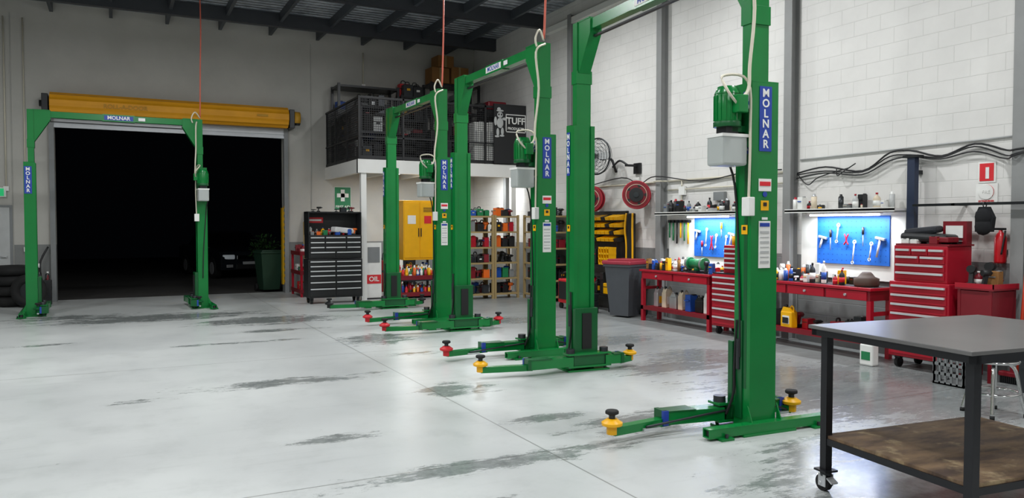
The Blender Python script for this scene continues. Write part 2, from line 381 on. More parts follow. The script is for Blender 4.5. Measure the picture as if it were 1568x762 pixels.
def lift(p0,p1,padms,near_faces,far_faces,motor_near,motor_far,lab=False,lefts=(1.3,1.3),rights=(.5,.62),HT=4.0):
    d=Vector((p1[0]-p0[0],p1[1]-p0[1])); L=d.length; a=math.atan2(d.y,d.x)-math.pi/2; e=HT-4
    b=B('two_post_car_lift',(p0[0],p0[1],0),a,True)
    post(b,0,1,padms[0],near_faces,motor_near,lefts[0],rights[0],HT); post(b,L,-1,padms[1],far_faces,motor_far,lefts[1],rights[1],HT)
    b.bx(-.055,.055,.08,L-.08,3.87+e,3.985+e,green); b.bx(-.062,.062,L/2-.28,L/2+.28,3.86+e,3.995+e,green)
    for xx,an in ((-.064,-90),(.064,90)):
        plate(b,(xx,L/2,3.927+e),an,.5,.085,blue if HT<4 else wht)
        b.text('MOLNAR',frame((xx*1.06,L/2,3.927+e),an),.095,wht if HT<4 else blue)
        plate(b,(xx,L/2-.4*(1 if an<0 else -1),3.927+e),an,.12,.06,M('sticker_white','e8e8e8'))
    b.bx(-.02,.02,.3,L-.3,3.79+e,3.81+e,blk)
    for yy in (.32,L-.32): b.bx(-.025,.025,yy-.01,yy+.01,3.79+e,3.88+e,greend)
    return b.done(.003)
rp=M('red_pad','c5202a')
lift((4.66,4.72),(4.82,7.66),(yel,yel),['out','-x'],['-x','out'],-1,None)
lift((4.88,8.66),(4.90,11.38),(rp,rp),['out','-x'],['-x','out'],-1,None)
lift((4.98,12.38),(4.93,15.0),(rp,blk),['out','-x'],['-x','out'],-1,None)
lift((-1.42,16.75),(1.52,16.85),(greend,greend),['+x','-x'],['out'],None,1,lefts=(.7,.7),rights=(.35,.35),HT=3.8)
for x,y,zt in ((1.52,16.85,3.82),(4.88,8.66,4.02),(4.98,12.38,4.02)):
    b=B('power_drop_cable',(x,y,ZC)); b.tube([(x+.02,y-.05,ZC-.2),(x+.03,y-.03,5.6),(x+.01,y-.05,4.8),(x,y-.02,zt+.03)],.014,org)
    b.tube([(x,y-.01,zt+.01),(x-.1,y-.08,zt+.12),(x-.17,y-.1,zt),(x-.15,y-.1,zt-.1)],.013,cream); b.cyl((x+.02,y-.05,ZC-.22),(x+.02,y-.05,ZC-.18),.05,gry); b.done()

# ------------------------------------------------------------ clutter helper
PAL=[red,yel,wht,blk,bluep,grnp,orgp,pnk,sil,gry,wht,blk,dsteel,signr]
def bottle(b,x,y,z,r,h,m,cap=None):
    b.lathe((x,y,z),[(r*.92,0),(r,h*.05),(r,h*.62),(r*.75,h*.74),(r*.3,h*.82),(r*.3,h*.9)],m,12); b.cyl((x,y,z+h*.89),(x,y,z+h),r*.36,cap or random.choice([wht,blk,red,bluep]),n=10)
    if r>.02: b.cyl((x,y,z+h*.18),(x,y,z+h*.5),r*1.02,random.choice([wht,yel,signr,bluep,blk]),n=12)
def can(b,x,y,z,r,h,m):
    b.cyl((x,y,z),(x,y,z+h*.82),r,m,n=12); b.lathe((x,y,z+h*.82),[(r,0),(r*.55,h*.06),(r*.45,h*.18)],random.choice([wht,sil,red,blk]),12)
def jug(b,x,y,z,w,h,m,cap=blk,rz=0):
    T=b.T; b.T=T@Matrix.Translation((x,y,z))@Matrix.Rotation(rz,4,'Z')
    b.box((0,0,h*.36),(w,w*.6,h*.72),m,bev=w*.08)
    b.prism([(-w*.46,-w*.25,h*.7),(w*.46,-w*.25,h*.7),(w*.2,-w*.25,h*.86),(-w*.3,-w*.25,h*.9)],(0,w*.5,0),m)
    b.cyl((-w*.24,0,h*.86),(-w*.24,0,h*.99),w*.12,cap,n=10)
    b.tube([(w*.1,0,h*.84),(w*.25,0,h*.96),(w*.42,0,h*.88),(w*.42,0,h*.7)],w*.05,m)
    b.box((0,-w*.3,h*.36),(w*.6,.006,h*.35),random.choice([bluep,signr,yel,wht])); b.T=T
def clutter(b,x0,x1,y0,y1,z,hmin,hmax,cell,types='bcx',fill=.92,pal=PAL):
    nx=max(1,int((x1-x0)/cell)); ny=max(1,int((y1-y0)/cell)); cx=(x1-x0)/nx; cy=(y1-y0)/ny
    for i in range(nx):
        for j in range(ny):
            if random.random()>fill: continue
            x=x0+cx*(i+.5+random.uniform(-.06,.06)); y=y0+cy*(j+.5+random.uniform(-.06,.06)); h=random.uniform(hmin,hmax); r=min(cx,cy)*.42*random.uniform(.7,1); t=random.choice(types); m=random.choice(pal)
            if t=='b': bottle(b,x,y,z,min(r,h*.32),h,m)
            elif t=='c': can(b,x,y,z,min(r,h*.2,.04),h,m)
            elif t=='j': jug(b,x,y,z,min(cx,cy)*.85,h,m,rz=random.choice([0,1.57]))
            elif t=='t':
                b.box((x,y,z+h*.38),(cx*.86,cy*.84,h*.76),m,bev=.01); b.box((x,y,z+h*.5),(cx*.88,cy*.86,h*.05),blk); b.box((x,y-cy*.43,z+h*.45),(cx*.3,.02,h*.14),random.choice([yel,sil,blk,wht])); b.tube([(x-cx*.2,y,z+h*.75),(x-cx*.15,y,z+h*.93),(x+cx*.15,y,z+h*.93),(x+cx*.2,y,z+h*.75)],.012,blk)
            elif t=='r': b.torus((x,y,z+min(cx,cy)*.1),min(cx,cy)*.3,min(cx,cy)*.1,m)
            elif t=='g':
                a=random.uniform(-.6,.6); T=b.T; b.T=T@Matrix.Translation((x,y,z))@Matrix.Rotation(a,4,'Z'); L=min(cx,cy)
                b.cyl((-L*.4,0,h*.75),(L*.25,0,h*.75),h*.16,m,n=10); b.cyl((L*.25,0,h*.75),(L*.42,0,h*.75),h*.07,dsteel,n=8); b.box((-L*.15,0,h*.4),(h*.18,h*.16,h*.55),m,(0,.2,0)); b.box((-L*.15,0,h*.1),(L*.45,h*.3,h*.2),blk,bev=.005); b.T=T
            else: b.box((x,y,z+h*.45),(cx*random.uniform(.6,.84),cy*random.uniform(.6,.82),h*.9),m,(0,0,random.uniform(-.15,.15)),bev=.006); b.box((x,y-cy*.3,z+h*.92),(cx*.3,cy*.2,h*.05),random.choice(pal)); b.box((x,y,z+h*.6),(cx*.86,cy*.5,h*.06),random.choice(pal))

# ------------------------------------------------------------ tool cabinets
def toolcab(b,w,d,z0,h,rows,m,hm=chan,cast=True,back=0):
    b.bx(-w/2,w/2,0,d,z0,z0+h,m,.008)
    tot=sum(r[0] for r in rows); z=z0+h-.03; sc=(h-.06)/tot
    for hh,cols in rows:
        H=hh*sc; ws=sum(cols); x=-w/2+.02
        for c in cols:
            W=(w-.04)*c/ws
            b.bx(x+.006,x+W-.006,-.014,.0,z-H+.006,z-.006,m); b.bx(x+.02,x+W-.02,-.034,-.012,z-.034,z-.010,hm); x+=W
        z-=H
    if cast:
        for xx in (-w/2+.08,w/2-.08):
            for yy in (.08,d-.08):
                b.cyl((xx-.02,yy,z0/2-.01),(xx+.02,yy,z0/2-.01),z0/2-.012,rub); b.bx(xx-.035,xx+.035,yy-.03,yy+.03,z0-.03,z0,dsteel)
                for q in (-.03,.03): b.bx(xx+q-.003,xx+q+.003,yy-.02,yy+.02,z0/2-.01,z0,dsteel)
b=B('black_tool_chest',(4.14,16.35,0),0,True)
toolcab(b,1.16,.48,.13,.82,[(1,[1,1])]*3+[(1.4,[1,1])]*2+[(1.8,[1,1])],blk)
toolcab(b,1.14,.43,.96,.5,[(1,[1,1.4,1])]*3+[(1.2,[1,1])],blk,chan,False)
b.bx(-.57,.57,.4,.45,1.46,1.95,blk); b.bx(-.57,-.55,.02,.45,1.46,1.95,blk); b.bx(.55,.57,.02,.45,1.46,1.95,blk); b.bx(-.57,.57,.1,.45,1.93,1.96,blk)
plate(b,(-.35,.395,1.78),0,.35,.12,signr); plate(b,(-.35,.39,1.78),0,.28,.04,wht)
clutter(b,-.53,.53,.05,.38,1.46,.08,.2,.12,'bcxxg'); b.box((.2,.2,1.56),(.45,.25,.12),M('rag_white','d8d8d8',.9),(0,.1,.2),bev=.03)
clutter(b,-.5,.5,.12,.42,1.96,.05,.12,.15,'xg',.6,[blk,dsteel,redd])
b.done()
b=B('red_tool_cabinet',(8.18,8.83,0),R(-90),True)
toolcab(b,.72,.48,.13,.80,[(1,[1])]*4+[(1.5,[1])]*3,red); b.bx(-.34,.34,.0,.46,.93,.95,blk)
T=b.T; b.T=Matrix.Translation((.08,.06,0)); toolcab(b,.5,.38,.95,.42,[(1,[1])]*5,red,chan,False); b.T=T; clutter(b,-.1,.3,.1,.4,1.37,.08,.2,.1,'xbcg'); b.done()
b=B('red_tool_cabinet',(8.15,5.72,0),R(-90),True)
toolcab(b,.74,.52,.14,.88,[(1,[1])]*4+[(1.6,[1]),(2,[1])],red)
T=b.T; b.T=Matrix.Translation((-.02,.05,0)); toolcab(b,.66,.44,1.02,.42,[(.9,[1,1,1]),(1,[1,1]),(1,[1]),(1,[1])],red,chan,False); b.T=T
b.bx(-.33,.33,.05,.5,1.44,1.46,redd); b.box((-.05,.28,1.53),(.55,.36,.1),blk,(0,.05,.1),bev=.04); b.box((-.15,.3,1.61),(.36,.3,.08),M('cloth_dark','2c2e33',.9),(.05,-.1,.3),bev=.035)
b.box((.18,.2,1.51),(.2,.2,.06),redd,bev=.01); b.bx(.02,.3,.4,.5,1.46,1.72,redd); b.box((.16,.395,1.6),(.2,.01,.14),wht)
clutter(b,-.3,.3,.06,.5,1.46,.05,.12,.11,'xxg',.85,[blk,redd,yel,dsteel,wht,blk]); b.done()
b=B('parts_tray_trolley',(8.4,5.05,0)); 
for x in (8.2,8.6):
    for y in (4.92,5.26): b.bx(x-.015,x+.015,y-.015,y+.015,0,1.0,redd)
for z in (.45,1.0): b.bx(8.17,8.63,4.88,5.3,z-.02,z,redd); b.bx(8.17,8.18,4.88,5.3,z,z+.05,red); b.bx(8.17,8.63,4.88,4.89,z,z+.05,red)
b.bx(8.19,8.61,4.9,5.28,.46,.97,redd)
clutter(b,8.2,8.6,4.92,5.27,1.0,.1,.3,.13,'xgrbxg',1,[blk,blk,dsteel,blk,redd,gry,brn]); clutter(b,8.2,8.6,4.92,5.27,1.0,.2,.4,.2,'xg',.7,[blk,dsteel,blk,gry]); b.done()

# ------------------------------------------------------------ red workbenches
def bench(name,y0,y1,nd,zt=.9,x0=8.2,x1=8.63):
    b=B(name,(8.4,(y0+y1)/2,0)); 
    b.bx(x0-.03,x1,y0,y1,zt-.035,zt,red,.004); b.bx(x0,x1,y0+.03,y1-.03,zt-.16,zt-.035,redd)
    for i in range(nd):
        W=(y1-y0-.1)/nd; a=y0+.05+i*W; b.bx(x0-.015,x0,a+.02,a+W-.02,zt-.155,zt-.045,red); b.cyl((x0-.04,a+W/2,zt-.1),(x0-.015,a+W/2,zt-.1),.016,sil)
    for y in (y0+.05,y1-.05):
        for x in (x0+.03,x1-.05): b.bx(x-.03,x+.03,y-.03,y+.03,0,zt-.16,red)
        b.bx(x0+.06,x1-.08,y-.015,y+.015,.55,.6,red)
    b.bx(x0+.02,x1-.02,y0+.02,y1-.02,.22,.25,red); b.bx(x0,x0+.02,y0+.02,y1-.02,.2,.27,redd)
    b.bx(x0+.05,x1-.01,y0+.03,y1-.03,zt,zt+.004,M('bench_mat','2b2425',.7))
    return b
b=bench('red_workbench',9.25,11.05,2); b.done()
b=bench('red_workbench',6.36,8.4,3); b.done()
b=B('bench_supplies',(8.45,10.5,.905)); clutter(b,8.25,8.6,10.0,11.0,.905,.08,.24,.09,'xcxxbgg',.8,[blk,dsteel,redd,wht,bluep,gry,yel,brn]); clutter(b,8.25,8.6,9.3,9.5,.905,.08,.22,.09,'bcxg',.85)
b.done()
b=B('bench_grinder',(8.36,9.75,.905)); 
b.bx(8.26,8.46,9.65,9.85,.905,.935,dsteel); b.cyl((8.36,9.75,.935),(8.36,9.75,1.0),.05,grnp); b.cyl((8.36,9.62,1.05),(8.36,9.88,1.05),.075,grnp)
for y in (9.58,9.92): b.cyl((8.36,y-.03,1.05),(8.36,y+.03,1.05),.1,grnp); b.cyl((8.34,y-.015,1.05),(8.34,y+.015,1.05),.09,gry)
b.done()
b=B('bench_bottles',(8.45,7.5,.905)); clutter(b,8.24,8.6,6.85,8.05,.905,.08,.3,.09,'bbcxxg',.8,[orgp,yel,wht,red,blk,wht,bluep,blk,pnk,sil,wht,dsteel])
clutter(b,8.24,8.6,8.1,8.36,.905,.08,.2,.085,'bcxg',.9); b.done()
b=B('brake_drum',(8.4,6.6,.905)); b.lathe((8.4,6.6,.905),[(.14,0),(.15,.02),(.15,.1),(.1,.12),(.07,.16),(.05,.18)],M('rust_iron','4b3a30',.7)); b.done()
b=B('lower_shelf_supplies',(8.4,10,.25)); clutter(b,8.3,8.55,9.4,10.9,.252,.28,.4,.2,'jjjx',.98,[wht,wht,bluep,pnk,sil,blk]); b.done()
b=B('lower_shelf_parts',(8.4,7.3,.25)); clutter(b,8.38,8.56,6.5,8.3,.252,.12,.3,.16,'xgtxj',.95,[blk,red,dsteel,redd,gry,blk]); b.done()
b=B('oil_bottle',(8.29,7.75,.25)); T=b.T; b.T=Matrix.Translation((8.29,7.75,.252)); jug(b,0,0,0,.2,.32,yel,blk,R(-90)); b.T=T; plate(b,(8.22,7.75,.36),-90,.1,.08,blk); b.done()
b=B('floor_bottle',(7.98,6.22,0)); T=b.T; b.T=Matrix.Translation((7.98,6.22,0)); b.box((0,0,.13),(.12,.18,.26),wht,bev=.02); b.cyl((0,0,.26),(0,0,.31),.05,wht,.03); b.cyl((0,0,.3),(0,0,.34),.03,grnp); b.box((-.062,0,.12),(.004,.12,.1),grnp); b.T=T; b.done()

# pegboards with shelf + tube light
def tool_shapes(b,y0,y1,z0,z1,n,x):
    for i in range(n):
        y=y0+(y1-y0)*(i+.5)/n; z=random.uniform(z0+.25,z1-.06); L=random.uniform(.14,.3); t='hsdswsd'[i%7]
        if t=='s': b.tube([(x,y,z),(x,y+.03,z-L)],.009,wht); b.torus((x,y,z),.022,.007,wht,(1,0,0),12,6); b.torus((x,y+.03,z-L),.018,.006,wht,(1,0,0),12,6)
        elif t=='h': b.cyl((x,y,z),(x,y+.05,z-L),.014,wht); b.box((x,y,z),(.035,.14,.035),sil,(.2,0,0),bev=.006)
        elif t=='w': b.tube([(x,y-.03,z),(x,y,z-.08),(x,y-.03,z-L)],.01,red); b.tube([(x,y+.03,z),(x,y,z-.08),(x,y+.04,z-L)],.01,red)
        else: b.cyl((x,y,z),(x,y,z-.1),.016,random.choice([yel,red,blk])); b.cyl((x,y,z-.1),(x,y,z-L),.006,sil)
lights=[]
def pegboard(y0,y1,sh0,sh1,n,pw):
    b=B('tool_pegboard',(8.8,(y0+y1)/2,1.5)); b.bx(8.79,8.845,sh0+.05,sh1-.05,.95,1.84,whp)
    b.bx(8.77,8.79,y0,y1,1.15,1.8,pegb)
    holes=M('peg_hole','0c3a7a'); 
    yy=y0+.05
    while yy<y1-.02:
        zz=1.2
        while zz<1.78: b.box((8.769,yy,zz),(.002,.01,.01),holes); zz+=.075
        yy+=.075
    tool_shapes(b,y0+.05,y1-.05,1.15,1.78,n,8.745); b.done()
    b=B('bottle_shelf',(8.65,(sh0+sh1)/2,1.86)); b.bx(8.5,8.845,sh0,sh1,1.86,1.885,whp); b.bx(8.5,8.51,sh0,sh1,1.845,1.9,whp)
    b.done()
    b=B('shelf_supplies',(8.65,(sh0+sh1)/2,1.885)); clutter(b,8.53,8.82,sh0+.05,sh1-.05,1.886,.06,.26,.11,'bbcxxx',.66,[blk,blk,wht,bluep,blk,gry,red,dsteel,pnk,lgry]); b.done()
    b=B('tube_light',(8.6,(y0+y1)/2,1.83)); b.bx(8.56,8.64,y0,y1,1.825,1.855,whp); b.cyl((8.6,y0+.02,1.81),(8.6,y1-.02,1.81),.013,tube,n=10)
    o=b.done(); lights.append((o,(0,0,-.04),(.06,y1-y0),pw))
pegboard(6.56,7.7,6.3,8.05,8,24); pegboard(9.27,10.3,8.75,11.05,8,24)
b=B('hanging_hand_tools',(8.76,10.7,1.5)); b.bx(8.775,8.785,10.4,11.0,1.72,1.76,dsteel)
for k in range(6): b.cyl((8.76,10.45+.1*k,1.72),(8.76,10.45+.1*k,1.35+.05*(k%3)),.014,random.choice([signr,yel,blk,grnp])); b.box((8.76,10.45+.1*k,1.74),(.03,.06,.05),dsteel)
b.done()

# ------------------------------------------------------------ right wall fittings
b=B('electrical_cables',(8.8,6,2.5))
pts=[(8.8,8.1,2.42),(8.8,7.6,2.48),(8.8,7.0,2.40),(8.8,6.6,2.58),(8.8,6.3,2.6),(8.8,5.9,2.52),(8.8,5.5,2.6),(8.8,5.15,2.5),(8.64,4.95,2.5),(8.8,4.7,2.56),(8.8,4.0,2.62),(8.8,3.4,2.6)]
for dz,r_ in ((0,.012),(-.035,.009),(-.07,.009)):
    b.tube([(x-abs(dz)*.2,y,z+dz+.018*math.sin(y*5+dz*40)) for x,y,z in pts],r_,blk)
b.tube([(8.8,8.1,2.42),(8.79,7.9,2.25),(8.79,7.7,2.35),(8.8,7.2,2.45)],.008,blk)
b.tube([(8.78,7.4,2.45),(8.74,7.35,2.35),(8.74,7.25,2.4),(8.79,7.1,2.5)],.008,blk)
b.cyl((8.83,5.1,2.66),(8.83,8.08,2.62),.01,lgry)
b.done()
b=B('electrical_conduit',(8.82,11,2.5)); b.cyl((8.82,8.32,2.46),(8.82,11.08,2.46),.016,cream); b.cyl((8.82,11.32,2.46),(8.82,14.15,2.46),.016,cream); b.cyl((8.82,8.32,2.3),(8.82,11.08,2.3),.012,cream)
b.tube([(8.82,11.08,2.46),(8.66,11.12,2.46),(8.66,11.28,2.46),(8.82,11.32,2.46)],.014,cream)
b.cyl((8.82,10.7,1.92),(8.82,10.7,2.46),.012,cream); b.bx(8.79,8.84,10.6,10.75,2.2,2.35,wht); b.bx(8.79,8.84,8.55,8.75,2.05,2.2,wht); b.bx(8.78,8.84,9.6,9.85,2.08,2.22,gry)
b.tube([(8.81,13.9,2.46),(8.81,12.5,2.6),(8.79,11.9,2.45),(8.64,11.2,2.55),(8.8,10.2,2.42),(8.8,9.2,2.5),(8.8,8.4,2.5)],.01,blk)
b.done()
b=B('steel_upright',(8.72,6.2,0)); b.bx(8.66,8.74,6.15,6.25,1.0,2.5,M('upright_blue_black','1a2740',.5)); b.bx(8.64,8.76,6.1,6.3,2.5,2.53,blkm); b.bx(8.74,8.845,6.17,6.23,1.2,1.25,blkm);b.bx(8.74,8.845,6.17,6.23,2.3,2.35,blkm)
b.done()
b=B('hanging_rail',(8.65,5.1,1.9)); b.bx(8.6,8.64,4.0,6.13,1.9,1.93,blkm); b.bx(8.6,8.845,4.1,4.14,1.9,1.93,blkm); b.bx(8.6,8.845,5.6,5.64,1.9,1.93,blkm); b.done()
b=B('fire_extinguisher_sign',(8.84,5.34,2.27)); plate(b,(8.845,5.38,2.28),-90,.2,.24,wht,.006); plate(b,(8.838,5.38,2.28),-90,.16,.2,signr)
plate(b,(8.833,5.37,2.27),-90,.04,.13,wht,.002); b.done()
b=B('fire_point_sign',(8.84,5.34,2.01)); plate(b,(8.845,5.38,2.04),-90,.25,.22,wht,.006); b.cyl((8.84,5.38,2.055),(8.828,5.38,2.055),.085,signr,n=28); b.text('FIRE',frame((8.826,5.38,2.055),-90),.05,wht); b.text('EXTINGUISHER',frame((8.836,5.38,1.95),-90),.026,signr); b.done()
b=B('fire_extinguisher',(8.76,5.2,1.3)); b.lathe((8.77,5.17,1.25),[(.055,0),(.062,.02),(.062,.28),(.04,.33),(.02,.35),(.02,.38)],M('extinguisher_red','c01822',.3)); b.bx(8.75,8.79,5.12,5.23,1.62,1.645,blk); b.tube([(8.77,5.12,1.61),(8.72,5.1,1.55),(8.7,5.12,1.35)],.01,blk); b.bx(8.82,8.845,5.13,5.21,1.35,1.4,blk); b.done()
b=B('hanging_apron',(8.6,5.2,1.6)); b.prism([(8.57,5.16,1.6),(8.57,5.34,1.6),(8.57,5.34,1.78),(8.57,5.3,1.88),(8.57,5.2,1.88),(8.57,5.14,1.76)],(.06,0,0),M('black_cloth','16171a',.95)); b.blob((8.58,5.25,1.77),(.1,.2,.2),MC['black_cloth']); b.blob((8.58,5.25,1.66),(.1,.2,.2),MC['black_cloth']); b.torus((8.6,5.25,1.9),.03,.006,blk,(0,1,0),14,6); b.done()
b=B('broom',(8.55,4.75,0)); b.cyl((8.4,4.75,.12),(8.62,4.78,1.65),.016,M('broom_handle','c4391c',.5)); b.box((8.39,4.75,.1),(.08,.35,.05),redd,bev=.01)
for k in range(16): b.box((8.39,4.59+k*.021,.04),(.06,.012,.08),blk)
b.done()
b=B('electrical_cabinet',(8.75,4.4,0)); b.bx(8.65,8.845,4.1,4.7,.35,1.86,gry,.01); b.bx(8.64,8.65,4.13,4.67,.38,1.83,lgry,.004); b.cyl((8.6,4.63,1.1),(8.64,4.63,1.1),.02,blk); b.bx(8.635,8.64,4.3,4.5,1.45,1.6,yel); b.done()
# fan
b=B('industrial_fan',(8.4,12.75,3.02),R(-78),True)
for r_ in (.33,.26,.19,.12): 
    b.torus((0,-.07,0),r_,.005,dsteel,(0,1,0),36,5); b.torus((0,.07,0),r_,.005,dsteel,(0,1,0),36,5)
b.torus((0,0,0),.35,.016,dsteel,(0,1,0),40,6)
for k in range(24):
    a=2*math.pi*k/24; c,s=math.cos(a),math.sin(a)
    for sg in (-1,1): b.tube([(.06*c,sg*.09,.06*s),(.25*c,sg*.08,.25*s),(.35*c,0,.35*s)],.003,sil,4,3)
for k in range(3):
    a=2*math.pi*k/3; b.box((.17*math.cos(a),0,.17*math.sin(a)),(.26,.012,.13),lgry,(R(0),-a,0))
b.cyl((0,-.1,0),(0,-.06,0),.06,blk); b.cyl((0,.02,0),(0,.22,0),.07,blk); b.cyl((0,.15,0),(.12,.3,-.06),.025,blk); b.cyl((.12,.3,-.06),(.12,.42,-.3),.025,blk); b.done()
b=B('fan_bracket',(8.8,11.95,2.8)); b.bx(8.8,8.845,11.9,12.1,2.65,2.85,blk); b.bx(8.55,8.8,11.97,12.03,2.78,2.82,blk); b.tube([(8.6,12,2.8),(8.55,12.2,2.9),(8.6,12.5,2.8)],.02,blk); b.done()
def reel(x,y,z,rz):
    b=B('hose_reel',(x,y,z),R(rz),True)
    for yy in (-.1,.08): b.cyl((0,yy,0),(0,yy+.02,0),.25,redd,n=36); b.torus((0,yy+.01,0),.25,.012,red,(0,1,0),36,6)
    b.cyl((0,-.1,0),(0,.1,0),.1,blk); 
    for k in range(4):
        b.torus((0,-.06+k*.04,0),.18,.02,rub,(0,1,0),30,6)
    b.cyl((0,-.13,0),(0,-.1,0),.13,blk,n=24); b.cyl((0,-.15,0),(0,-.12,0),.05,dsteel); b.bx(-.05,.05,.1,.25,-.25,.05,redd); b.torus((0,-.105,0),.19,.005,pnk,(0,1,0),30,5)
    for k in range(5): a=k*1.257; b.cyl((.17*math.cos(a),-.104,.17*math.sin(a)),(.17*math.cos(a),-.1,.17*math.sin(a)),.03,blk)
    b.done()
reel(8.55,11.65,2.23,-40); reel(8.5,13.1,2.2,-50)
b=B('rubbish_bin',(8.3,11.62,0),R(-70),True)
vs=[b.bm.verts.new(v) for v in ((-.2,-.22,.03),(.2,-.22,.03),(.2,.22,.03),(-.2,.22,.03),(-.27,-.3,.95),(.27,-.3,.95),(.27,.3,.95),(-.27,.3,.95))]
gb=M('bin_grey','4a4d52',.5); i=b.mi(gb)
for f in ((0,1,2,3),(4,5,6,7),(0,1,5,4),(1,2,6,5),(2,3,7,6),(3,0,4,7)): b.bm.faces.new([vs[k] for k in f]).material_index=i
b.bx(-.29,.29,-.32,.32,.92,.96,gb); lid=M('bin_lid_red','9c3040',.45); b.bx(-.31,.31,-.34,.34,.96,1.03,lid,.02); b.bx(-.24,.24,-.26,.26,1.03,1.055,lid,.01); b.bx(-.25,.25,.32,.38,.93,.98,gb)
for xx in (-.24,.24): b.cyl((xx-.03,.22,.1),(xx+.03,.22,.1),.1,rub)
b.done()
b=B('parts_bin_rack',(8.65,13,0))
b.bx(8.8,8.84,12.35,13.75,.9,1.95,dsteel)
for r_ in range(4):
    for c_ in range(9):
        y=12.42+c_*.15; z=1.35+r_*.14
        b.prism([(8.8,y-.06,z),(8.62,y-.06,z),(8.6,y-.06,z+.06),(8.8,y-.06,z+.11)],(0,.12,0),yel if (r_*9+c_)%5 else blk)
b.bx(8.4,8.84,12.3,13.8,.86,.9,blkm); 
for y in (12.32,13.78): b.bx(8.4,8.44,y-.02,y+.02,0,.86,blkm); b.bx(8.8,8.84,y-.02,y+.02,0,1.95,blkm)
b.bx(8.4,8.84,12.3,13.8,.3,.33,blkm)
b.done()
b=B('yellow_crate',(8.5,12.5,.9))
for k in range(5): b.bx(8.42,8.59,12.36+.09*k,12.37+.09*k,.902,1.24,yel)
for z in (.902,1.0,1.1,1.21): b.bx(8.42,8.43,12.36,12.73,z,z+.035,yel); b.bx(8.58,8.59,12.36,12.73,z,z+.035,yel); b.bx(8.42,8.59,12.355,12.365,z,z+.035,yel)
b.bx(8.43,8.58,12.37,12.72,.902,.91,yel); b.done()
b=B('welding_supplies',(8.6,13,.33)); clutter(b,8.43,8.78,12.4,13.7,.335,.2,.45,.17,'xxtjg',.95,[red,blk,blk,yel,dsteel,bluep]); clutter(b,8.43,8.58,12.85,13.7,.905,.15,.35,.14,'xxbg',.95,[red,blk,signr,wht,orgp]); b.done()
b=B('welding_machine',(8.05,13.1,0)); b.bx(7.9,8.25,12.95,13.4,.12,.6,signr,.02); b.bx(7.885,7.9,13.0,13.35,.2,.55,blk); b.bx(7.92,8.23,12.945,12.95,.2,.5,blk); b.tube([(7.95,13.0,.6),(7.95,13.1,.72),(7.95,13.25,.72),(7.95,13.35,.6)],.015,blk)
for x in (7.95,8.2):
    for y in (13.0,13.35): b.cyl((x-.02,y,.06),(x+.02,y,.06),.06,rub)
b.done()
b=B('battery_charger',(7.95,12.5,0)); b.box((7.95,12.5,.12),(.35,.5,.24),blk,bev=.02); b.box((8.0,12.35,.31),(.25,.2,.14),dsteel,bev=.02); b.tube([(7.9,12.5,.24),(7.85,12.6,.34),(7.9,12.7,.24)],.02,blk); b.box((7.8,12.1,.05),(.2,.15,.1),M('battery_blue','27406b'),bev=.01); b.done()
b=B('mechanic_creeper',(8.72,12.05,1.0)); b.box((8.72,12.05,1.45),(.05,.2,.9),blk,(0,0,.2),bev=.02)
for q in (-.1,.1): b.tube([(8.68,12.05+q,1.9),(8.66,12.05+q*1.2,1.6),(8.68,12.05+q,1.3),(8.68,12.05+q,1.0)],.02,yel)
b.done()

# ------------------------------------------------------------ shelving with stock
def shelving(name,x0,x1,y0,y1,h,levels,m,sup,pal):
    b=B(name,((x0+x1)/2,(y0+y1)/2,0))
    for x in (x0+.02,x1-.02):
        for y in (y0+.02,y1-.02): b.bx(x-.025,x+.025,y-.025,y+.025,0,h,m)
    for k in range(levels):
        z=.12+(h-.14)*k/(levels-1); b.bx(x0,x1,y0,y1,z-.035,z,m)
    b.done()
    c=B(sup,((x0+x1)/2,(y0+y1)/2,0))
    for k in range(levels):
        z=.121+(h-.14)*k/(levels-1); g=(h-.14)/(levels-1)-.06
        if k==levels-1: g=.22
        clutter(c,x0+.05,x1-.05,y0+.05,y1-.05,z,g*.6,g*.99,.15,'xtxtgx',1,pal)
    c.done()
sp=[blk,blk,redd,bluep,dsteel,redd,blk,gry,grnp,dsteel,red,blk,blk,orgp]
shelving('timber_shelving',6.98,7.6,15.75,16.25,1.9,6,tan,'stored_power_tools',sp)
shelving('timber_shelving',7.62,8.24,15.75,16.25,1.9,6,tan,'stored_power_tools',sp)
shelving('timber_shelving',8.3,8.83,14.45,15.65,1.9,6,tan,'stored_parts_cases',[blk,blk,dsteel,blk,redd,gry,bluep])

# ------------------------------------------------------------ mezzanine
MX0,MX1,MY0,MY1=4.72,XR-.003,16.6,YB-.003
b=B('mezzanine_platform',(6.8,18,3))
b.bx(MX0,MX1,MY0,MY1,3.02,3.1,M('mezz_floor','9a958a',.7)); b.bx(MX0-.02,MX1,MY0-.02,MY0+.08,2.82,3.12,whp); b.bx(MX0-.02,MX0+.08,MY0,MY1,2.82,3.12,whp); b.bx(MX0,MX1,MY0+.08,MY1,3.0,3.02,whp)
for x in (5.7,6.7,7.7): b.bx(x,x+.06,MY0+.08,MY1,2.88,3.0,whp)
for x,y in ((MX0+.12,MY0+.08),(8.55,MY0+.08)): b.bx(x-.06,x+.06,y-.06,y+.06,0,2.83,whp); b.bx(x-.07,x+.07,y-.07,y+.07,0,.012,whp)
b.done()
b=B('mezzanine_railing',(6.8,16.6,3.1)); zt=4.5
for x in [MX0+.02]+[MX0+.02+k*(MX1-MX0-.06)/4 for k in (1,2,3,4)]: b.bx(x-.02,x+.02,MY0,MY0+.04,3.12,zt,blk)
b.bx(MX0,MX1,MY0,MY0+.04,zt-.04,zt,blk); b.bx(MX0,MX1,MY0,MY0+.04,3.6,3.63,blk); b.bx(MX0,MX1,MY0+.01,MY0+.03,3.14,3.2,blk)
